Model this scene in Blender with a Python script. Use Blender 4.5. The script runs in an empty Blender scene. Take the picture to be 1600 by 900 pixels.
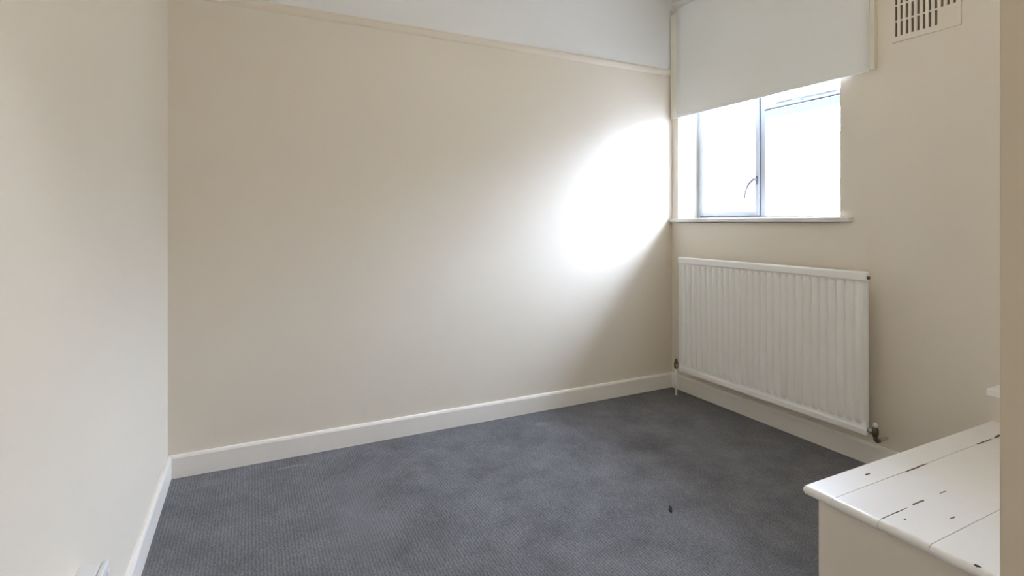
import bpy, bmesh, math, random
from mathutils import Vector, Matrix
random.seed(7)
scene = bpy.context.scene
C = scene.collection

# ------------------------------------------------------------------ camera
cam_d = bpy.data.cameras.new('camera'); cam = bpy.data.objects.new('camera', cam_d); C.objects.link(cam)
cam.location = (0.308, -2.654, 1.10)
cam.rotation_euler = (math.radians(90), 0, math.radians(-26.4))
cam_d.sensor_fit = 'HORIZONTAL'; cam_d.sensor_width = 36.0
cam_d.lens = 819 / 1600 * 36.0
cam_d.shift_y = -103 / 1600
cam_d.clip_start = 0.02
scene.camera = cam

# ------------------------------------------------------------------ sky (overcast daylight) and exposure
SKY = 58.0          # zenith radiance of the overcast sky
FILL_LAMP = 10.5        # emission of the unseen pendant added as room fill
LANDING_FILL = 78.0     # emission of the unseen landing dome added as fill
w = bpy.data.worlds.new('world'); scene.world = w; w.use_nodes = True
nt = w.node_tree; nt.nodes.clear()
tc = nt.nodes.new('ShaderNodeTexCoord'); sx = nt.nodes.new('ShaderNodeSeparateXYZ')
nt.links.new(tc.outputs['Generated'], sx.inputs[0])
def wmath(op, a, b=None):
    n = nt.nodes.new('ShaderNodeMath'); n.operation = op
    for k, v in enumerate((a, b)):
        if v is None: continue
        if isinstance(v, (int, float)): n.inputs[k].default_value = v
        else: nt.links.new(v, n.inputs[k])
    return n.outputs[0]
# CIE standard overcast sky (type 1): L = (1 + 4 exp(-0.7 / sin e)) / (1 + 4 exp(-0.7)), relative to the zenith
sin_e = wmath('MAXIMUM', sx.outputs['Z'], 0.01)
ex = wmath('EXPONENT', wmath('DIVIDE', -0.7, sin_e))
rel = wmath('DIVIDE', wmath('ADD', wmath('MULTIPLY', ex, 4.0), 1.0), 2.986)
ms = nt.nodes.new('ShaderNodeMath'); ms.operation = 'MULTIPLY'; ms.inputs[1].default_value = SKY
nt.links.new(rel, ms.inputs[0])
bg = nt.nodes.new('ShaderNodeBackground'); bg.inputs['Color'].default_value = (0.83, 0.94, 1.19, 1)
nt.links.new(ms.outputs[0], bg.inputs['Strength'])
wo = nt.nodes.new('ShaderNodeOutputWorld'); nt.links.new(bg.outputs[0], wo.inputs[0])
vs = scene.view_settings
vs.view_transform = 'Standard'; vs.look = 'None'; vs.gamma = 1.0; vs.use_curve_mapping = False
vs.exposure = 0.26
scene.cycles.max_bounces = 16; scene.cycles.diffuse_bounces = 12

# ------------------------------------------------------------------ materials
def nodes_of(name):
    m = bpy.data.materials.new(name); m.use_nodes = True
    t = m.node_tree; t.nodes.clear()
    o = t.nodes.new('ShaderNodeOutputMaterial'); p = t.nodes.new('ShaderNodeBsdfPrincipled')
    t.links.new(p.outputs[0], o.inputs[0])
    return m, t, p, o
def N(t, kind, **kw):
    n = t.nodes.new(kind)
    for k, v in kw.items(): setattr(n, k, v)
    return n
def paint(name, col, rough=0.6, bump=0.03, scale=60.0, metal=0.0, spec=0.5, var=0.02):
    """painted surface: faint roller texture and a slight unevenness of tone"""
    m, t, p, o = nodes_of(name)
    p.inputs['Roughness'].default_value = rough; p.inputs['Metallic'].default_value = metal
    p.inputs['Specular IOR Level'].default_value = spec
    co = N(t, 'ShaderNodeTexCoord')
    n1 = N(t, 'ShaderNodeTexNoise'); n1.inputs['Scale'].default_value = 2.2; n1.inputs['Detail'].default_value = 4
    t.links.new(co.outputs['Object'], n1.inputs['Vector'])
    rmp = N(t, 'ShaderNodeMix', data_type='RGBA')
    rmp.inputs['A'].default_value = (*[c * (1 - var) for c in col], 1)
    rmp.inputs['B'].default_value = (*[min(1, c * (1 + var)) for c in col], 1)
    t.links.new(n1.outputs['Fac'], rmp.inputs['Factor'])
    t.links.new(rmp.outputs['Result'], p.inputs['Base Color'])
    if bump:
        n2 = N(t, 'ShaderNodeTexNoise'); n2.inputs['Scale'].default_value = scale; n2.inputs['Detail'].default_value = 3
        t.links.new(co.outputs['Object'], n2.inputs['Vector'])
        b = N(t, 'ShaderNodeBump'); b.inputs['Strength'].default_value = bump; b.inputs['Distance'].default_value = 0.01
        t.links.new(n2.outputs['Fac'], b.inputs['Height']); t.links.new(b.outputs[0], p.inputs['Normal'])
    return m, t, p, rmp

CREAM = (0.81, 0.75, 0.655)
m_cream = paint('cream_wall_paint', CREAM, 0.55, 0.04, 45)[0]
def two_tone():
    """back wall: cream up to the picture rail, white frieze above it"""
    m, t, p, mix = paint('cream_wall_white_frieze', CREAM, 0.55, 0.04, 45)
    g = N(t, 'ShaderNodeNewGeometry'); s = N(t, 'ShaderNodeSeparateXYZ'); t.links.new(g.outputs['Position'], s.inputs[0])
    gt = N(t, 'ShaderNodeMath', operation='GREATER_THAN'); gt.inputs[1].default_value = 2.115
    t.links.new(s.outputs['Z'], gt.inputs[0])
    mm = N(t, 'ShaderNodeMix', data_type='RGBA'); mm.inputs['B'].default_value = (0.86, 0.875, 0.895, 1)
    t.links.new(gt.outputs[0], mm.inputs['Factor']); t.links.new(mix.outputs['Result'], mm.inputs['A'])
    t.links.new(mm.outputs['Result'], p.inputs['Base Color'])
    return m
m_two = two_tone()
m_white = paint('white_ceiling_paint', (0.82, 0.82, 0.81), 0.7, 0.03, 60)[0]
m_skirt = paint('offwhite_gloss_woodwork', (0.91, 0.88, 0.83), 0.32, 0.02, 25)[0]
m_sill = paint('white_gloss_sill', (0.80, 0.79, 0.77), 0.3, 0.01, 25)[0]
m_lid = paint('white_gloss_lid', (0.94, 0.93, 0.915), 0.22, 0.09, 16, var=0.04)[0]
m_boxside = paint('cream_box_side_paint', (0.90, 0.83, 0.73), 0.45, 0.04, 30)[0]
m_rad = paint('white_radiator_enamel', (0.90, 0.90, 0.88), 0.33, 0.0)[0]
m_radback = paint('radiator_back_enamel', (0.62, 0.60, 0.56), 0.5, 0.0)[0]
m_frame = paint('grey_painted_steel_frame', (0.48, 0.51, 0.55), 0.4, 0.0)[0]
m_gasket = paint('dark_grey_frame_gap', (0.12, 0.13, 0.14), 0.6, 0.0)[0]
m_brass = paint('tarnished_brass', (0.16, 0.13, 0.09), 0.38, 0.0, metal=0.9)[0]
m_chrome = paint('worn_chrome', (0.45, 0.44, 0.42), 0.3, 0.0, metal=1.0)[0]
m_handle = paint('grey_metal_handle', (0.16, 0.16, 0.18), 0.4, 0.0, metal=0.6)[0]
m_plastic = paint('white_plastic', (0.78, 0.79, 0.81), 0.3, 0.0)[0]
m_blind = paint('pale_grey_blind_fabric', (0.84, 0.85, 0.84), 0.85, 0.08, 420, spec=0.2)[0]
m_dark = paint('void_shade_paint', (0.14, 0.115, 0.08), 0.9, 0.0)[0]  # dark colour standing in for shade inside the vent and socket holes
m_crumb = paint('dark_crumb', (0.012, 0.011, 0.01), 0.9, 0.0)[0]
m_crack = paint('dark_crack_wood', (0.09, 0.07, 0.055), 0.9, 0.0)[0]
m_ground = paint('grey_paved_ground', (0.12, 0.115, 0.11), 0.95, 0.2, 3)[0]
m_render = paint('grey_render', (0.15, 0.145, 0.135), 0.9, 0.2, 8, var=0.15)[0]
m_tile = paint('grey_roof_tile', (0.11, 0.105, 0.10), 0.8, 0.2, 6, var=0.15)[0]
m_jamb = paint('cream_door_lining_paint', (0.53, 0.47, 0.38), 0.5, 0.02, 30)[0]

def carpet():
    m, t, p, o = nodes_of('grey_ribbed_carpet')
    p.inputs['Roughness'].default_value = 0.95; p.inputs['Specular IOR Level'].default_value = 0.1
    p.inputs['Sheen Weight'].default_value = 0.08; p.inputs['Sheen Roughness'].default_value = 0.5
    co = N(t, 'ShaderNodeTexCoord')
    big = N(t, 'ShaderNodeTexNoise'); big.inputs['Scale'].default_value = 5.0; big.inputs['Detail'].default_value = 9; big.inputs['Roughness'].default_value = 0.72
    t.links.new(co.outputs['Object'], big.inputs['Vector'])
    cr = N(t, 'ShaderNodeValToRGB'); e = cr.color_ramp.elements
    e[0].position = 0.36; e[0].color = (0.112, 0.112, 0.118, 1)
    e[1].position = 0.64; e[1].color = (0.172, 0.172, 0.183, 1)
    t.links.new(big.outputs['Fac'], cr.inputs['Fac'])
    # loop rows: ribs 9 mm apart, broken along their length into loops
    mp = N(t, 'ShaderNodeMapping'); mp.inputs['Scale'].default_value = (1, 1, 1)
    t.links.new(co.outputs['Object'], mp.inputs['Vector'])
    rib = N(t, 'ShaderNodeTexWave', wave_type='BANDS', bands_direction='X'); rib.inputs['Scale'].default_value = 1 / 0.011 * 0.314
    rib.inputs['Distortion'].default_value = 5.0; rib.inputs['Detail'].default_value = 3; rib.inputs['Detail Scale'].default_value = 2.5
    t.links.new(mp.outputs[0], rib.inputs['Vector'])
    loop = N(t, 'ShaderNodeTexNoise'); loop.inputs['Scale'].default_value = 120; loop.inputs['Detail'].default_value = 5; loop.inputs['Roughness'].default_value = 0.7
    t.links.new(mp.outputs[0], loop.inputs['Vector'])
    mul = N(t, 'ShaderNodeMix', data_type='FLOAT'); mul.inputs['Factor'].default_value = 0.80
    t.links.new(rib.outputs['Fac'], mul.inputs['A']); t.links.new(loop.outputs['Fac'], mul.inputs['B'])
    # fibres of several greys
    fl = N(t, 'ShaderNodeMapRange'); fl.inputs['From Min'].default_value = 0.32; fl.inputs['From Max'].default_value = 0.68
    fl.inputs['To Min'].default_value = 0.62; fl.inputs['To Max'].default_value = 1.38
    t.links.new(mul.outputs['Result'], fl.inputs['Value'])
    mc = N(t, 'ShaderNodeMix', data_type='RGBA', blend_type='MULTIPLY'); mc.inputs['Factor'].default_value = 1.0
    t.links.new(cr.outputs['Color'], mc.inputs['A']); t.links.new(fl.outputs['Result'], mc.inputs['B'])
    col = mc.outputs['Result']
    # worn pale scuffs, a flattened strip with a sharp right-hand edge, one darker patch
    g = N(t, 'ShaderNodeNewGeometry')
    def spot(cx, cy, rx, ry, rot, colr, amt, soft=0.5):
        nonlocal col
        a = N(t, 'ShaderNodeVectorMath', operation='SUBTRACT'); a.inputs[1].default_value = (cx, cy, 0)
        t.links.new(g.outputs['Position'], a.inputs[0])
        r = N(t, 'ShaderNodeVectorRotate', rotation_type='Z_AXIS'); r.inputs['Angle'].default_value = rot
        t.links.new(a.outputs[0], r.inputs['Vector'])
        s = N(t, 'ShaderNodeVectorMath', operation='MULTIPLY'); s.inputs[1].default_value = (1 / rx, 1 / ry, 0)
        t.links.new(r.outputs[0], s.inputs[0])
        nz = N(t, 'ShaderNodeTexNoise'); nz.inputs['Scale'].default_value = 35
        t.links.new(g.outputs['Position'], nz.inputs['Vector'])
        ln = N(t, 'ShaderNodeVectorMath', operation='LENGTH'); t.links.new(s.outputs[0], ln.inputs[0])
        ad = N(t, 'ShaderNodeMath', operation='ADD'); t.links.new(ln.outputs['Value'], ad.inputs[0]); t.links.new(nz.outputs['Fac'], ad.inputs[1])
        mr = N(t, 'ShaderNodeMapRange', interpolation_type='SMOOTHSTEP'); mr.inputs['From Min'].default_value = 1.5; mr.inputs['From Max'].default_value = 1.5 - soft
        mr.inputs['To Min'].default_value = 0; mr.inputs['To Max'].default_value = amt
        t.links.new(ad.outputs[0], mr.inputs['Value'])
        mi = N(t, 'ShaderNodeMix', data_type='RGBA'); mi.inputs['B'].default_value = (*colr, 1)
        t.links.new(mr.outputs['Result'], mi.inputs['Factor']); t.links.new(col, mi.inputs['A'])
        col = mi.outputs['Result']
    for s in CARPET_MARKS: spot(*s)
    t.links.new(col, p.inputs['Base Color'])
    b = N(t, 'ShaderNodeBump'); b.inputs['Strength'].default_value = 0.5; b.inputs['Distance'].default_value = 0.004
    t.links.new(mul.outputs['Result'], b.inputs['Height']); t.links.new(b.outputs[0], p.inputs['Normal'])
    return m
pale = (0.26, 0.265, 0.28)
CARPET_MARKS = [(1.72, -0.165, 0.055, 0.028, 0.0, pale, 0.45, 0.8), (0.46, -0.10, 0.10, 0.012, 0.0, pale, 0.5),
          (0.16, -0.11, 0.07, 0.04, 0.2, (0.2, 0.2, 0.21), 0.5), (0.66, -0.62, 0.17, 0.50, 0.06, (0.19, 0.19, 0.205), 0.38, 0.9),
          (2.02, -0.62, 0.20, 0.10, 0.5, (0.065, 0.065, 0.07), 0.45, 0.8)]
m_carpet = carpet()

def glass():
    m = bpy.data.materials.new('window_glass'); m.use_nodes = True; t = m.node_tree; t.nodes.clear()
    o = N(t, 'ShaderNodeOutputMaterial'); tr = N(t, 'ShaderNodeBsdfTransparent'); gl = N(t, 'ShaderNodeBsdfGlossy')
    tr.inputs['Color'].default_value = (0.97, 0.985, 0.985, 1); gl.inputs['Roughness'].default_value = 0.02
    fr = N(t, 'ShaderNodeFresnel'); fr.inputs['IOR'].default_value = 1.45
    ge = N(t, 'ShaderNodeNewGeometry'); inv = N(t, 'ShaderNodeMath', operation='SUBTRACT'); inv.inputs[0].default_value = 1.0
    t.links.new(ge.outputs['Backfacing'], inv.inputs[1])                  # reflect at the outer faces only, so the thin pane never traps light
    ml = N(t, 'ShaderNodeMath', operation='MULTIPLY'); t.links.new(fr.outputs[0], ml.inputs[0]); t.links.new(inv.outputs[0], ml.inputs[1])
    mi = N(t, 'ShaderNodeMixShader'); t.links.new(ml.outputs[0], mi.inputs[0]); t.links.new(tr.outputs[0], mi.inputs[1]); t.links.new(gl.outputs[0], mi.inputs[2])
    t.links.new(mi.outputs[0], o.inputs[0])
    return m
m_glass = glass()
def glow(name, col, strength):
    m = bpy.data.materials.new(name); m.use_nodes = True; t = m.node_tree; t.nodes.clear()
    o = N(t, 'ShaderNodeOutputMaterial'); e = N(t, 'ShaderNodeEmission'); e.inputs['Color'].default_value = (*col, 1); e.inputs['Strength'].default_value = strength
    t.links.new(e.outputs[0], o.inputs[0]); return m

# ------------------------------------------------------------------ mesh helpers
def link(name, bm, mat, parent=None, smooth=False, label=None):
    me = bpy.data.meshes.new(name)
    bmesh.ops.recalc_face_normals(bm, faces=bm.faces)
    bm.to_mesh(me); bm.free()
    if smooth:
        for p in me.polygons: p.use_smooth = True
    me.materials.append(mat)
    o = bpy.data.objects.new(name, me); C.objects.link(o)
    if parent is not None: o.parent = parent
    if label: o['label'] = label
    return o
def thing(name, label, cat, loc=(0, 0, 0), group=None):
    o = bpy.data.objects.new(name, None); C.objects.link(o); o.location = loc; o.empty_display_size = 0.1
    o['label'] = label; o['category'] = cat
    if group: o['group'] = group
    return o
def struct(o, label=None):
    o['kind'] = 'structure'
    if label: o['label'] = label
    return o
def add_box(bm, x0, x1, y0, y1, z0, z1, bev=0.0, seg=2):
    r = bmesh.ops.create_cube(bm, size=1.0)
    vs_ = r['verts']
    for v in vs_:
        v.co = Vector((x0 + (v.co.x + .5) * (x1 - x0), y0 + (v.co.y + .5) * (y1 - y0), z0 + (v.co.z + .5) * (z1 - z0)))
    if bev:
        es = list({e for v in vs_ for e in v.link_edges})
        bmesh.ops.bevel(bm, geom=es, offset=bev, segments=seg, affect='EDGES', profile=0.5)
def box(name, b, mat, parent=None, bev=0.0, seg=2, off=(0, 0, 0), label=None):
    bm = bmesh.new()
    add_box(bm, b[0] - off[0], b[1] - off[0], b[2] - off[1], b[3] - off[1], b[4] - off[2], b[5] - off[2], bev, seg)
    return link(name, bm, mat, parent, label=label)
def add_extrude(bm, prof, axis, a, b):
    """closed 2-D profile swept along an axis; prof lists the two other coordinates in xyz order"""
    def P(u, v, s):
        return Vector((s, u, v)) if axis == 'x' else Vector((u, s, v)) if axis == 'y' else Vector((u, v, s))
    A = [bm.verts.new(P(u, v, a)) for u, v in prof]; B = [bm.verts.new(P(u, v, b)) for u, v in prof]
    n = len(prof)
    for i in range(n):
        bm.faces.new((A[i], A[(i + 1) % n], B[(i + 1) % n], B[i]))
    bm.faces.new(A); bm.faces.new(list(reversed(B)))
def add_tube(bm, pts, r, n=12, cap=True):
    pts = [Vector(p) for p in pts]; rings = []
    rr = r if isinstance(r, (list, tuple)) else [r] * len(pts)
    for i, p in enumerate(pts):
        d = (pts[min(i + 1, len(pts) - 1)] - pts[max(i - 1, 0)]).normalized()
        up = Vector((0, 0, 1)) if abs(d.z) < 0.9 else Vector((1, 0, 0))
        a = d.cross(up).normalized(); b = d.cross(a).normalized()
        rings.append([bm.verts.new(p + (a * math.cos(2 * math.pi * k / n) + b * math.sin(2 * math.pi * k / n)) * rr[i]) for k in range(n)])
    for i in range(len(rings) - 1):
        for k in range(n):
            bm.faces.new((rings[i][k], rings[i][(k + 1) % n], rings[i + 1][(k + 1) % n], rings[i + 1][k]))
    if cap:
        bm.faces.new(list(reversed(rings[0]))); bm.faces.new(rings[-1])
def tube(name, pts, r, mat, parent=None, n=12, label=None):
    bm = bmesh.new(); add_tube(bm, pts, r, n); return link(name, bm, mat, parent, smooth=True, label=label)

# ------------------------------------------------------------------ the room shell
XL, XW, YB, YF, ZC = -0.015, 2.83, 0.015, -2.38, 2.64     # left wall, window wall, back wall, front wall, ceiling
struct(box('floor', (XL, XW, YF, YB, -0.06, 0.0), m_carpet), 'dark grey ribbed carpet covering the room')
struct(box('ceiling', (XL - .1, XW + .3, -4.1, YB + .1, ZC, ZC + .1), m_white), 'white ceiling')
struct(box('wall_back', (XL - .1, XW + .3, YB, YB + .1, -0.06, ZC), m_two), 'long cream wall with white frieze above picture rail')
struct(box('wall_left', (XL - .1, XL, -4.1, YB, -0.06, ZC), m_cream), 'cream wall at the left of the room')
# window wall with its opening
WY0, WY1, WZ0, WZ1 = -1.105, -0.042, 1.095, 2.40
bm = bmesh.new()
add_box(bm, XW, XW + .23, YF - .12, YB, -0.06, WZ0)
add_box(bm, XW, XW + .23, YF - .12, YB, WZ1, ZC)
add_box(bm, XW, XW + .23, WY1, YB, WZ0, WZ1)
add_box(bm, XW, XW + .23, YF - .12, WY0, WZ0, WZ1)
struct(link('wall_right', bm, m_cream), 'cream wall with window, radiator and vent')
# front wall with the doorway the camera looks through, landing behind it
XJ0, XJ1, ZD = 0.08, 1.044, 2.02
bm = bmesh.new()
add_box(bm, XL, XJ0 - .03, YF - .12, YF, 0, ZC)
add_box(bm, XJ1 + .03, XW, YF - .12, YF, 0, ZC)
add_box(bm, XJ0 - .03, XJ1 + .03, YF - .12, YF, ZD + .03, ZC)
struct(link('wall_front', bm, m_cream), 'cream wall around the doorway')
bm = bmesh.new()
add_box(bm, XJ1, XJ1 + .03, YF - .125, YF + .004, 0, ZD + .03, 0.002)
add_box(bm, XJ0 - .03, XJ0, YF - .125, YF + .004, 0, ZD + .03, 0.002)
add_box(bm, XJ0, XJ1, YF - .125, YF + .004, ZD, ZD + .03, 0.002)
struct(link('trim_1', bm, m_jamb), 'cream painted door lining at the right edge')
struct(box('floor_landing', (XL, XW, -4.0, YF - 0.0, -0.06, -0.001), m_carpet), 'carpeted landing floor')
struct(box('wall_landing_back', (XL, XW, -4.1, -4.0, -0.06, ZC), m_cream), 'cream wall at the back of the landing')
struct(box('wall_landing_right', (XW - 1.0, XW - .9, -4.0, YF - .12, -0.06, ZC), m_cream), 'cream wall at the end of the landing')
struct(box('ground', (3.2, 60, -40, 40, -2.9, -2.7), m_ground), 'paved ground far below the window')

# eaves of this house, just above the window outside
bm = bmesh.new()
add_box(bm, XW + .23, 3.76, -3.2, 1.2, 2.455, 2.475); add_box(bm, 3.74, 3.765, -3.2, 1.2, 2.43, 2.64, .003, 1)
add_box(bm, XW + .23, 3.76, -3.2, 1.2, 2.60, 2.66)
struct(link('trim_5', bm, m_sill), 'white eaves board outside above the window')

# the house across the yard, which cuts off the lowest part of the sky
nh = thing('neighbouring_house', 'grey rendered house with grey roof outside across the yard', 'house', (14.5, 4.0, -2.7))
HO = tuple(nh.location)
box('wall', (11, 18, -9, 17, -2.7, 2.0), m_render, nh, 0, 1, HO)
bm = bmesh.new(); add_extrude(bm, [(11.0 - HO[0], 2.0 - HO[2]), (18.0 - HO[0], 2.0 - HO[2]), (14.5 - HO[0], 3.55 - HO[2])], 'y', -9.4 - HO[1], 17.4 - HO[1])
rf = link('roof', bm, m_tile, nh)
for yy in (-3.0, 11.0): box('chimney', (14.1, 14.9, yy, yy + 1.1, 3.2, 4.4), m_render, rf, 0, 1, HO)
for yy in (-6.5, -2.0, 2.5, 7.0, 11.5):
    for zz in (-2.0, 0.4):
        wn = box('window', (10.95, 11.03, yy, yy + 1.5, zz, zz + 1.2), m_sill, nh, .01, 1, HO)
        for k in (0, 1): box('pane', (10.935, 10.949, yy + .07 + .70 * k, yy + .70 + .73 * k, zz + .07, zz + 1.13), m_glass, wn, 0, 1, HO)

# skirting boards and picture rail
def skirt_prof(s=1, h=0.098, d=0.015):
    return [(0, 0), (d, 0), (d, h - .012), (d - .004, h - .003), (d - .008, h), (0, h)]
bm = bmesh.new(); add_extrude(bm, [(YB - u, v) for u, v in skirt_prof()], 'x', XL, XW)
struct(link('baseboard_back', bm, m_skirt), 'white skirting board along the long wall')
bm = bmesh.new(); add_extrude(bm, [(XL + u, v) for u, v in skirt_prof()], 'y', YF, YB - .015)
struct(link('baseboard_left', bm, m_skirt), 'white skirting board along the left wall')
bm = bmesh.new(); add_extrude(bm, [(XW - u, v) for u, v in skirt_prof()], 'y', -1.68, YB - .015)
struct(link('baseboard_right', bm, m_skirt), 'white skirting board under the radiator')
rail = [(0, 0), (.004, .001), (.010, .008), (.014, .018), (.015, .028), (.012, .036), (.006, .041), (0, .042)]
bm = bmesh.new(); add_extrude(bm, [(YB - u, 2.074 + v) for u, v in rail], 'x', XL, XW)
struct(link('trim_2', bm, m_cream), 'cream picture rail along the long wall')
bm = bmesh.new(); add_extrude(bm, [(XL + u, 2.074 + v) for u, v in rail], 'y', YF, YB - .02)
struct(link('trim_3', bm, m_cream), 'cream picture rail along the left wall')

# ------------------------------------------------------------------ window
win = bpy.data.objects.new('window_1', None); C.objects.link(win); win.location = (3.01, (WY0 + WY1) / 2, WZ0)
struct(win, 'grey metal casement window half covered by the blind')
WO = tuple(win.location)
def wbox(name, b, mat, parent=win, bev=0.002): return box(name, b, mat, parent, bev, 1, WO if parent is win else WO)
FX0, FX1 = 3.005, 3.045
fz0, fz1 = 1.125, WZ1
ymid = -0.545; ztr = 1.757
bm = bmesh.new()
def fb(*b): add_box(bm, b[0] - WO[0], b[1] - WO[0], b[2] - WO[1], b[3] - WO[1], b[4] - WO[2], b[5] - WO[2], .002, 1)
fb(FX0, FX1, WY1 - .028, WY1, WZ0, fz1); fb(FX0, FX1, WY0, WY0 + .028, WZ0, fz1)
fb(FX0, FX1, WY0 + .028, WY1 - .028, WZ0, fz0 + .012); fb(FX0, FX1, WY0 + .028, WY1 - .028, fz1 - .03, fz1)
link('window_frame', bm, m_frame, win)
wbox('mullion', (FX0, FX1, ymid - .017, ymid + .017, fz0 + .012, fz1 - .03), m_frame)
wbox('transom', (FX0, FX1, WY0 + .028, ymid - .017, ztr - .050, ztr - .006), m_frame)
def sash(name, y0, y1, z0, z1, wdt=0.026):
    """opening light: four bars, glass, dark rebate round the edge"""
    bm = bmesh.new()
    x0, x1 = FX0 - .012, FX1 - .012
    def q(*b): add_box(bm, b[0] - WO[0], b[1] - WO[0], b[2] - WO[1], b[3] - WO[1], b[4] - WO[2], b[5] - WO[2], .002, 1)
    q(x0, x1, y0, y0 + wdt, z0, z1); q(x0, x1, y1 - wdt, y1, z0, z1)
    q(x0, x1, y0 + wdt, y1 - wdt, z0, z0 + wdt); q(x0, x1, y0 + wdt, y1 - wdt, z1 - wdt, z1)
    s = link(name, bm, m_frame, win)
    bm = bmesh.new()
    def q2(*b): add_box(bm, b[0] - WO[0], b[1] - WO[0], b[2] - WO[1], b[3] - WO[1], b[4] - WO[2], b[5] - WO[2])
    xa, xb = FX0 - .004, FX0 + .003
    e = .0045
    q2(xa, xb, y0 - e, y0, z0 - e, z1 + e); q2(xa, xb, y1, y1 + e, z0 - e, z1 + e)
    q2(xa, xb, y0, y1, z0 - e, z0); q2(xa, xb, y0, y1, z1, z1 + e)
    link('rebate', bm, m_gasket, s)
    bm = bmesh.new(); add_box(bm, x0 + .015 - WO[0], x0 + .019 - WO[0], y0 + wdt - WO[1], y1 - wdt - WO[1], z0 + wdt - WO[2], z1 - wdt - WO[2])
    link('pane', bm, m_glass, s)
    return s
cas = sash('casement', ymid + .019, WY1 - .030, fz0 + .014, fz1 - .034)
fan = sash('fanlight', WY0 + .030, ymid - .019, ztr, fz1 - .034)
bm = bmesh.new(); add_box(bm, .018, .022, WY0 + .028 - WO[1], ymid - .017 - WO[1], fz0 + .012 - WO[2], ztr - .050 - WO[2])
link('pane', bm, m_glass, win)
# casement fastener: plate, pivot and hanging lever
hy, hz, hx = ymid + .030, 1.352, FX0 - .012
hp = box('handle', (hx - .006, hx, hy - .010, hy + .010, hz - .028, hz + .022), m_handle, win, .002, 1, WO)
L3 = lambda *p: tuple(p[i] - WO[i] for i in range(3))
tube('lever', [L3(hx - .004, hy, hz), L3(hx - .022, hy + .004, hz + .004), L3(hx - .034, hy + .028, hz - .022), L3(hx - .036, hy + .050, hz - .062), L3(hx - .034, hy + .062, hz - .108)],
     [.007, .008, .0065, .0055, .004], m_handle, hp, 8)
# fanlight stay with its peg, on the transom
st = tube('stay', [L3(FX0 - .016, -.98, ztr + .020), L3(FX0 - .020, -.80, ztr + .026), L3(FX0 - .016, -.64, ztr + .026)], .0045, m_frame, win, 8)
tube('peg', [L3(FX0 - .018, -.80, ztr + .010), L3(FX0 - .018, -.80, ztr + .052)], .005, m_frame, st, 8)
# sill board with rounded nose
bm = bmesh.new()
add_box(bm, XW - .030, FX0 + .002, -1.165, YB - .004, 1.0985, 1.124, .006, 3)
# notch is formed by the wall itself: board is let into the opening, its nose runs past it
struct(link('trim_4', bm, m_sill), 'white window sill board with rounded nose')

# ------------------------------------------------------------------ roller blind
bl = thing('roller_blind', 'pale grey roller blind pulled half down over the window', 'blind', (2.80, -0.655, 2.52))
BO = tuple(bl.location)
by0, by1, bz = -1.252, -0.055, 1.782
bm = bmesh.new()                                           # cloth: slightly bowed sheet with thickness, leaving the back of the roll
ny, nz_ = 24, 14
rows = []
for side in (0, 1):
    g = []
    for j in range(nz_ + 1):
        z = bz + .004 + (2.50 - bz - .004) * j / nz_
        g.append([bm.verts.new((2.800 + .0012 * side + .0016 * math.sin(7 * i / ny + 2.1 * j / nz_) - BO[0], by0 + (by1 - by0) * i / ny - BO[1], z - BO[2])) for i in range(ny + 1)])
    rows.append(g)
for s_ in (0, 1):
    for j in range(nz_):
        for i in range(ny): bm.faces.new((rows[s_][j][i], rows[s_][j][i + 1], rows[s_][j + 1][i + 1], rows[s_][j + 1][i]))
for j in range(nz_):
    for i in (0, ny): bm.faces.new((rows[0][j][i], rows[0][j + 1][i], rows[1][j + 1][i], rows[1][j][i]))
link('fabric', bm, m_blind, bl, smooth=True)
box('hem_bar', (2.797, 2.8035, by0, by1, bz - .002, bz + .022), m_blind, bl, .0025, 2, BO)
tube('roller', [(2.794 - BO[0], by0 - .0, 2.52 - BO[2]) if False else (2.792 - BO[0], by0 - BO[1], 0.0), (2.792 - BO[0], by1 - BO[1], 0.0)], .026, m_blind, bl, 24)
for yy in (by0 - .012, by1 + .008):
    bk = box('bracket', (2.755, XW, yy - .004, yy + .004, 2.478, 2.560), m_sill, bl, .003, 1, BO)
    tube('cap', [(2.792 - BO[0], yy - .007 - BO[1], 0), (2.792 - BO[0], yy + .007 - BO[1], 0)], .014, m_plastic, bk, 12)
m_ch = paint('cream_channel_paint', (0.80, 0.77, 0.67), 0.45, 0.0)[0]
for (a, b_) in ((-0.056, 0.006), (-1.272, -1.250)):
    bm = bmesh.new()
    add_box(bm, 2.806 - BO[0], XW - BO[0], a - BO[1], b_ - BO[1], bz + .004 - BO[2], 2.475 - BO[2], .002, 1)
    link('side_channel', bm, m_ch, bl)

# ------------------------------------------------------------------ wall vent
VY0, VY1, VZ0, VZ1 = -1.585, -1.337, 1.884, 2.118
vt = thing('wall_vent', 'cream painted louvred air vent high on the window wall', 'vent', (XW, (VY0 + VY1) / 2, VZ0))
VO = tuple(vt.location)
ncol = 11; pitch = 0.0212; sw = 0.0098
ys = [VY1 - .0155 - i * pitch for i in range(ncol)]
zr = [(1.908, 1.970), (1.977, 2.039), (2.046, 2.106)]
def is_open(r, c): return not (r == 0 and c >= 8) and c <= 10
bm = bmesh.new()
xf = XW - .008
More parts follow.
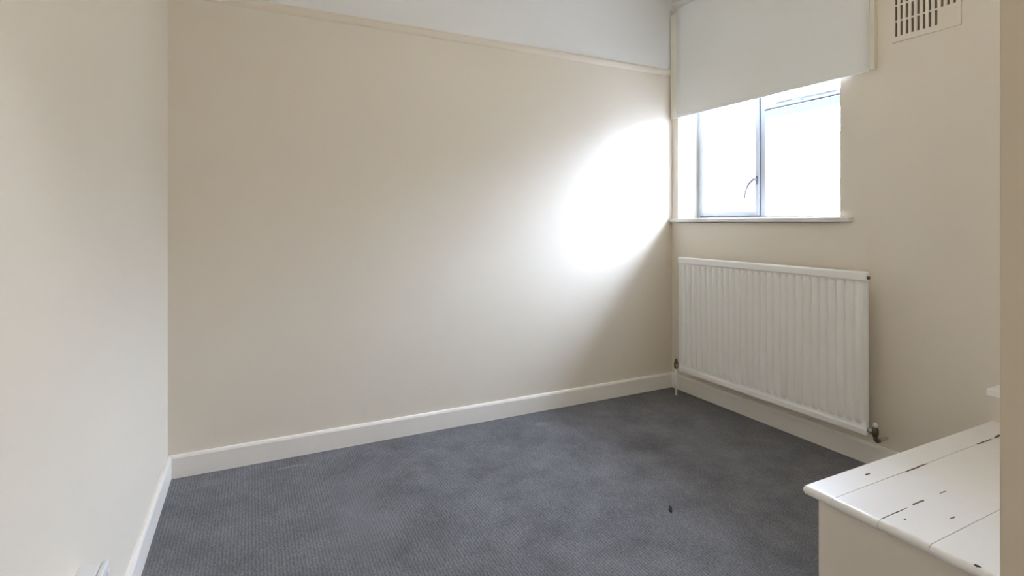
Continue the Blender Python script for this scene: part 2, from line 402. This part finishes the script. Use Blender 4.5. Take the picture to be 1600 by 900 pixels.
# plate with real slots: build as a grid of cells, leaving the slots out
ycuts = sorted({VY0, VY1} | {y + sw / 2 for y in ys} | {y - sw / 2 for y in ys}); zcuts = sorted({VZ0, VZ1} | {z for a in zr for z in a})
slots = {(round(y - sw / 2, 5), a): (r, c) for c, y in enumerate(ys) for r, (a, b_) in enumerate(zr)}
vd = {}
def vv(y, z, x):
    k = (round(y, 5), round(z, 5), round(x, 5))
    if k not in vd: vd[k] = bm.verts.new((x - VO[0], y - VO[1], z - VO[2]))
    return vd[k]
for i in range(len(ycuts) - 1):
    for j in range(len(zcuts) - 1):
        ya, yb2, za, zb = ycuts[i], ycuts[i + 1], zcuts[j], zcuts[j + 1]
        k = (round(ya, 5), za)
        if k in slots and is_open(*slots[k]):
            for (p, q) in (((ya, za), (yb2, za)), ((yb2, za), (yb2, zb)), ((yb2, zb), (ya, zb)), ((ya, zb), (ya, za))):
                bm.faces.new((vv(*p, xf), vv(*q, xf), vv(*q, XW - .0005), vv(*p, XW - .0005)))
        else:
            bm.faces.new((vv(ya, za, xf), vv(yb2, za, xf), vv(yb2, zb, xf), vv(ya, zb, xf)))
for (p, q) in (((VY0, VZ0), (VY1, VZ0)), ((VY1, VZ0), (VY1, VZ1)), ((VY1, VZ1), (VY0, VZ1)), ((VY0, VZ1), (VY0, VZ0))):
    bm.faces.new((vv(*p, xf), vv(*q, xf), vv(*q, XW), vv(*p, XW)))
link('grille_plate', bm, m_cream, vt)
box('slot_shade_sheet', (XW - .0012, XW - .0004, VY0 + .006, VY1 - .006, VZ0 + .012, VZ1 - .006), m_dark, vt, 0, 1, VO, 'dark sheet painted as the shade behind the slots')  # thin dark sheet, its colour stands in for the shade in the vent
for (yy, zz) in ((VY0 + .014, VZ0 + .075), (VY1 - .0062, VZ1 - .006)):
    tube('screw', [(xf - .0015 - VO[0], yy - VO[1], zz - VO[2]), (xf + .002 - VO[0], yy - VO[1], zz - VO[2])], .0042, m_boxside, vt, 8)

# ------------------------------------------------------------------ radiator
RX, RY0, RY1, RZ0, RZ1 = 2.715, -1.290, -0.160, 0.160, 0.882
rd = thing('radiator', 'white ribbed panel radiator on the wall below the window', 'radiator', (RX, (RY0 + RY1) / 2, RZ0))
RO = tuple(rd.location)
nfl = 27; per = 16
def flute(t):                                               # one press groove per pitch, rounded
    return 0.5 - 0.5 * math.cos(2 * math.pi * t)
ZB0, ZB1 = RZ0 + .050, RZ1 - .050
BT = ZB1 + .010                                            # lower edge of the flat top band
zs = [RZ0, RZ0 + .002, RZ0 + .006, RZ0 + .009, RZ0 + .027, RZ0 + .030, RZ0 + .034, RZ0 + .037, ZB0 - .002, ZB0 + .001, ZB0 + .004, ZB0 + .009, ZB0 + .016, ZB0 + .024, (ZB0 + ZB1) / 2,
      ZB1 - .024, ZB1 - .016, ZB1 - .009, ZB1 - .004, ZB1 - .001, BT - .003, BT, BT + .002, BT + .005, RZ1 - .010, RZ1 - .006, RZ1 - .002, RZ1]
def base_x(z):
    if z <= RZ0 + .001: return .009
    if z <= RZ0 + .003: return .003
    if z <= RZ0 + .031: return .0
    if z <= RZ0 + .035: return .003
    if z >= RZ1 - .001: return .008
    if z >= RZ1 - .003: return .001
    if z >= RZ1 - .007: return -.003
    if z >= BT + .001: return -.004
    return .0045
bm = bmesh.new(); grid = []
yin0, yin1 = RY0 + .018, RY1 - .018
cols = [RY0, RY0 + .003] + [yin0 + (yin1 - yin0) * i / (nfl * per) for i in range(nfl * per + 1)] + [RY1 - .003, RY1]
for z in zs:
    row = []
    amp = max(0.0, min(1.0, (z - ZB0) / .02)) * max(0.0, min(1.0, (ZB1 - z) / .02))
    amp = math.sqrt(amp)
    for ci, y in enumerate(cols):
        x = base_x(z)
        if 2 <= ci < len(cols) - 2:
            k = (ci - 2) / per
            f = flute(k % 1.0) ** 0.32
            x += amp * (.0145 * (1 - f) - .0065 * f)
        if ci in (0, len(cols) - 1): x = max(x, .006)
        row.append(bm.verts.new((RX + x - RO[0], y - RO[1], z - RO[2])))
    grid.append(row)
for j in range(len(zs) - 1):
    for i in range(len(cols) - 1):
        bm.faces.new((grid[j][i], grid[j][i + 1], grid[j + 1][i + 1], grid[j + 1][i]))
link('front_panel', bm, m_rad, rd, smooth=True)
box('back_panel', (RX + .014, RX + .022, RY0 + .001, RY1 - .001, RZ0 + .003, RZ1 - .003), m_rad, rd, .002, 1, RO)
bm = bmesh.new()                                            # folded convector fins behind the panel, one strip
prof = []
nf = 24
fin0, fin1 = RY0 + .08, RY1 - .08
for i in range(nf + 1):
    y = fin0 + (fin1 - fin0) * i / nf
    prof += [(RX + .023, y), (RX + .045, y + .004)] if i % 2 == 0 else [(RX + .045, y), (RX + .023, y + .004)]
lo = [bm.verts.new((x - RO[0], y - RO[1], RZ0 + .06 - RO[2])) for x, y in prof]; hi = [bm.verts.new((x - RO[0], y - RO[1], RZ1 - .06 - RO[2])) for x, y in prof]
for i in range(len(prof) - 1): bm.faces.new((lo[i], lo[i + 1], hi[i + 1], hi[i]))
link('convector_fins', bm, m_radback, rd)
for yy in (RY0 + .17, RY1 - .17):
    bm = bmesh.new()
    add_box(bm, XW - .0052 - RO[0], XW - .0012 - RO[0], yy - .018 - RO[1], yy + .018 - RO[1], RZ0 + .06 - RO[2], RZ1 - .08 - RO[2])
    add_box(bm, RX + .046 - RO[0], XW - .004 - RO[0], yy - .003 - RO[1], yy + .003 - RO[1], RZ0 + .06 - RO[2], RZ0 + .10 - RO[2])
    add_box(bm, RX + .046 - RO[0], XW - .004 - RO[0], yy - .003 - RO[1], yy + .003 - RO[1], RZ1 - .13 - RO[2], RZ1 - .09 - RO[2])
    link('wall_bracket', bm, m_rad, rd)
R3 = lambda *p: tuple(p[i] - RO[i] for i in range(3))
tube('bleed_valve', [R3(RX + .010, RY0 + .004, RZ1 - .026), R3(RX + .010, RY0 - .007, RZ1 - .026)], [.008, .0075], m_brass, rd, 10, label='dark brass bleed valve')
tube('blanking_plug', [R3(RX + .010, RY1 - .004, RZ1 - .026), R3(RX + .010, RY1 + .006, RZ1 - .026)], [.008, .0075], m_brass, rd, 10)
def valve(yc, s, to_floor):
    zc = RZ0 + .030; xc = RX + .012
    tail = tube('valve_tail', [R3(xc, yc, zc), R3(xc, yc + s * .022, zc)], .009, m_chrome, rd, 10)
    b = tube('valve_body', [R3(xc, yc + s * .030, zc - .022), R3(xc, yc + s * .030, zc - .010), R3(xc, yc + s * .030, zc + .010), R3(xc, yc + s * .030, zc + .022)], [.009, .0135, .0135, .010], m_brass, rd, 10, label='tarnished dark brass radiator valve')
    bmn = bmesh.new(); add_tube(bmn, [R3(xc, yc + s * .012, zc), R3(xc, yc + s * .022, zc)], .0145, 6); link('union_nut', bmn, m_chrome, b)
    tube('valve_cap', [R3(xc, yc + s * .030, zc + .022), R3(xc, yc + s * .030, zc + .036), R3(xc, yc + s * .030, zc + .040)], [.0095, .0085, .005], m_plastic if not to_floor else m_brass, b, 12)
    if to_floor:
        tube('pipe', [R3(xc, yc + s * .030, zc - .02), R3(xc, yc + s * .030, 0.0)], .0078, m_rad, rd, 12, label='white painted feed pipe')
    else:
        tube('elbow', [R3(xc, yc + s * .030, zc - .018), R3(xc + .002, yc + s * .030, zc - .030), R3(xc + .012, yc + s * .031, zc - .040), R3(xc + .026, yc + s * .031, zc - .042)], .0095, m_brass, rd, 12, label='dark brass pipe elbow')
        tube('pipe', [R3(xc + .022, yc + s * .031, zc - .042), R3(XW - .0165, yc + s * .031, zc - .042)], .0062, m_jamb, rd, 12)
valve(RY1, 1, True)
valve(RY0, -1, False)

# ------------------------------------------------------------------ planked box in the corner
BX0, BX1, BY0, BY1, BZ = 1.726, XW, YF, -1.672, 0.344
bxo = thing('storage_box', 'low white painted wooden box with planked lid at right', 'box', (BX0 + .03, BY1 - .03, 0))
OO = tuple(bxo.location)
lid_t = .026
edges = [BY1, -1.760, -1.877, -1.990, -2.105, -2.215, -2.32, BY0]
lid_root = bpy.data.objects.new('lid', None); C.objects.link(lid_root); lid_root.parent = bxo
for i in range(len(edges) - 1):
    y1, y0 = edges[i], edges[i + 1]
    gap = .0007 if i in (1, 2) else .00022
    bm = bmesh.new()
    # nose: rounded front edge (towards -x); the first plank is also rounded on its free side
    r = lid_t / 2
    prof = [(BX1, BZ), (BX1, BZ - lid_t)] + [(BX0 + r - r * math.cos(a), BZ - r + r * math.sin(a)) for a in [math.radians(d) for d in range(-90, 91, 12)]]
    ya, yb = y0 + gap, y1 - (gap if i else 0)
    n = len(prof)
    secs = [ya, yb] if i else [ya, yb - .009, yb - .004, yb - .001, yb]
    rings = []
    for k, yv in enumerate(secs):
        sh = 0.0 if i or k < 2 else (.0, .0, .003, .0065, .011)[k]
        ring = []
        for (x, z) in prof:
            zc = BZ - r; zz = zc + (z - zc) * (1 - sh / r * .9)
            xx = x + (sh if x < BX0 + r + .001 else 0)
            ring.append(bm.verts.new((xx - OO[0], yv - OO[1], zz - OO[2] + (random.uniform(-.0006, .0006) if False else 0))))
        rings.append(ring)
    for k in range(len(rings) - 1):
        for q in range(n): bm.faces.new((rings[k][q], rings[k][(q + 1) % n], rings[k + 1][(q + 1) % n], rings[k + 1][q]))
    bm.faces.new(rings[0]); bm.faces.new(list(reversed(rings[-1])))
    pl = link('plank', bm, m_lid, lid_root, smooth=False)
    pl.location.z = (0, -.0008, .0006, -.0004, .0005, 0, 0)[i]
box('front_panel', (BX0 + .032, BX0 + .050, BY0, BY1 - .030, 0, BZ - lid_t), m_boxside, bxo, .0015, 1, OO)
box('side_panel', (BX0 + .050, BX1 - .016, BY1 - .048, BY1 - .030, 0, BZ - lid_t), m_boxside, bxo, 0, 1, OO)
# open cracks and chips on the paint along the joints
def crack(pts, wd, z=BZ):
    bm = bmesh.new(); up, dn = [], []
    for i, (x, y) in enumerate(pts):
        ww = wd * (0.25 if i in (0, len(pts) - 1) else random.uniform(.6, 1.2))
        up.append(bm.verts.new((x - OO[0], y + ww - OO[1], z + .0009 - OO[2]))); dn.append(bm.verts.new((x - OO[0], y - ww - OO[1], z + .0009 - OO[2])))
    for i in range(len(pts) - 1): bm.faces.new((dn[i], dn[i + 1], up[i + 1], up[i]))
    r_ = bmesh.ops.extrude_face_region(bm, geom=list(bm.faces))
    for v in [g for g in r_['geom'] if isinstance(g, bmesh.types.BMVert)]: v.co.z -= .0016
    link('paint_crack', bm, m_crack, bxo, label='dark crack in the white paint')
def wob(x0, x1, y, n=9, a=.0015): return [(x0 + (x1 - x0) * i / n, y + random.uniform(-a, a)) for i in range(n + 1)]
crack(wob(BX0 + .012, 1.86, -1.877, 8, .0006), .0016)
crack(wob(1.89, 1.945, -1.876, 6, .0012), .0024)
crack(wob(2.02, 2.055, -1.877, 5), .0016)
crack(wob(2.08, 2.20, -1.762, 6), .0013)
crack(wob(2.52, 2.62, -1.760, 7), .0016); crack(wob(2.64, 2.74, -1.760, 7, .003), .003)
crack(wob(1.95, 1.975, -1.720, 4, .001), .0026)
crack(wob(1.90, 1.925, -1.955, 4, .001), .0015)
crack(wob(1.79, 1.80, -1.905, 3, .001), .002)
bm = bmesh.new()                                            # knocked-off chip at the lid's nose
bmesh.ops.create_icosphere(bm, subdivisions=2, radius=1.0)
for v in bm.verts:
    k = 1 + .30 * math.sin(5 * v.co.y + 2.0) + .18 * math.sin(9 * v.co.x + 4 * v.co.y)
    v.co = Vector((BX0 + .013 + v.co.x * .0055 * k - OO[0], -2.076 + v.co.y * .0105 - OO[1], BZ - .003 + v.co.z * .0038 - OO[2]))
link('chip', bm, m_crumb, bxo, label='dark chip out of the lid edge')

# ------------------------------------------------------------------ small shelf on the window wall behind the door lining
sh = thing('wall_shelf', 'small white shelf board just above the box by door lining', 'shelf', (XW, -1.85, 0.50))
SO = tuple(sh.location)
box('shelf_board', (2.60, XW, -2.36, -1.752, 0.496, 0.522), m_lid, sh, .004, 2, SO)
box('batten', (XW - .022, XW, -2.36, -1.765, 0.456, 0.496), m_boxside, sh, .002, 1, SO)

# ------------------------------------------------------------------ socket on the left wall
so = thing('wall_socket', 'white surface mounted double power socket low on left wall', 'socket', (XL, -1.345, 0.337))
SK = tuple(so.location)
sy0, sy1, sz0, sz1 = -1.420, -1.272, 0.296, 0.383
box('back_box', (XL, .024, sy0 + .001, sy1 - .001, sz0 + .001, sz1 - .001), m_plastic, so, .003, 2, SK)
fp = box('face_plate', (.0245, .036, sy0, sy1, sz0, sz1), m_plastic, so, .004, 3, SK)
for yc in (-1.383, -1.309):
    box('switch', (.035, .0395, yc + .012, yc + .022, .352, .370), m_plastic, fp, .001, 1, SK)
    for (dy, dz, a, b_) in ((0, .018, .002, .004), (-.011, -.004, .0032, .002), (.011, -.004, .0032, .002)):
        box('pin_hole', (.0355, .0363, yc + dy - a, yc + dy + a, .328 + dz - b_, .328 + dz + b_), m_dark, fp, 0, 1, SK)

# ------------------------------------------------------------------ crumb on the carpet
bm = bmesh.new()
bmesh.ops.create_icosphere(bm, subdivisions=2, radius=1.0)
for v in bm.verts:
    v.co = Vector((v.co.x * .0065 + .002 * math.sin(v.co.y * 3), v.co.y * .024, v.co.z * .004 + .003)) * (1 + .12 * math.sin(9 * v.co.x + 5 * v.co.y))
cb = link('debris_crumb', bm, m_crumb, smooth=True)
cb.location = (1.742, -1.128, 0.0); cb.rotation_euler.z = -.60
cb['label'] = 'tiny dark crumb lying on the grey carpet'; cb['category'] = 'debris'

# ------------------------------------------------------------------ fill lamps added out of view to brighten the room
def dome(name, label, loc, r, mat):
    t = thing(name, label, 'lamp', loc)
    bm = bmesh.new(); add_tube(bm, [(0, 0, 0), (0, 0, -.018)], r * 1.04, 32); link('base', bm, m_white, t, smooth=False)
    bm = bmesh.new(); rings = []
    for j in range(7):
        a = math.pi / 2 * j / 7; rings.append([bm.verts.new((r * math.cos(a) * math.cos(2 * math.pi * k / 32), r * math.cos(a) * math.sin(2 * math.pi * k / 32), -.019 - .075 * math.sin(a))) for k in range(32)])
    tip = bm.verts.new((0, 0, -.094))
    for j in range(6):
        for k in range(32): bm.faces.new((rings[j][k], rings[j][(k + 1) % 32], rings[j + 1][(k + 1) % 32], rings[j + 1][k]))
    for k in range(32): bm.faces.new((rings[6][k], rings[6][(k + 1) % 32], tip))
    link('shade', bm, mat, t, smooth=True)
def pendant(name, label, x, y, zb, r, mat):
    t = thing(name, label, 'lamp', (x, y, ZC))
    tube('ceiling_rose', [(0, 0, 0), (0, 0, -.012), (0, 0, -.03)], [.05, .05, .012], m_white, t, 20)
    tube('cord', [(0, 0, -.025), (0, 0, zb + r * 1.9 - ZC)], .004, m_white, t, 8)
    tube('lamp_holder', [(0, 0, zb + r * 2 - ZC + .05), (0, 0, zb + r * 1.96 - ZC)], [.016, .03], m_white, t, 16)
    bm = bmesh.new(); bmesh.ops.create_uvsphere(bm, u_segments=24, v_segments=14, radius=r)
    for v in bm.verts: v.co.z += zb + r - ZC
    link('globe_shade', bm, mat, t, smooth=True)
if FILL_LAMP: pendant('added_fill_pendant', 'unseen fill light added as an opal globe pendant in the room', 1.40, -1.45, 2.10, .12, glow('fill_pendant_glow', (1.0, 0.93, 0.76), FILL_LAMP))
if LANDING_FILL: dome('added_landing_fill', 'unseen fill light added as an opal ceiling dome on the landing', (1.35, -3.25, ZC), .15, glow('fill_landing_glow', (0.93, 1.0, 1.12), LANDING_FILL))
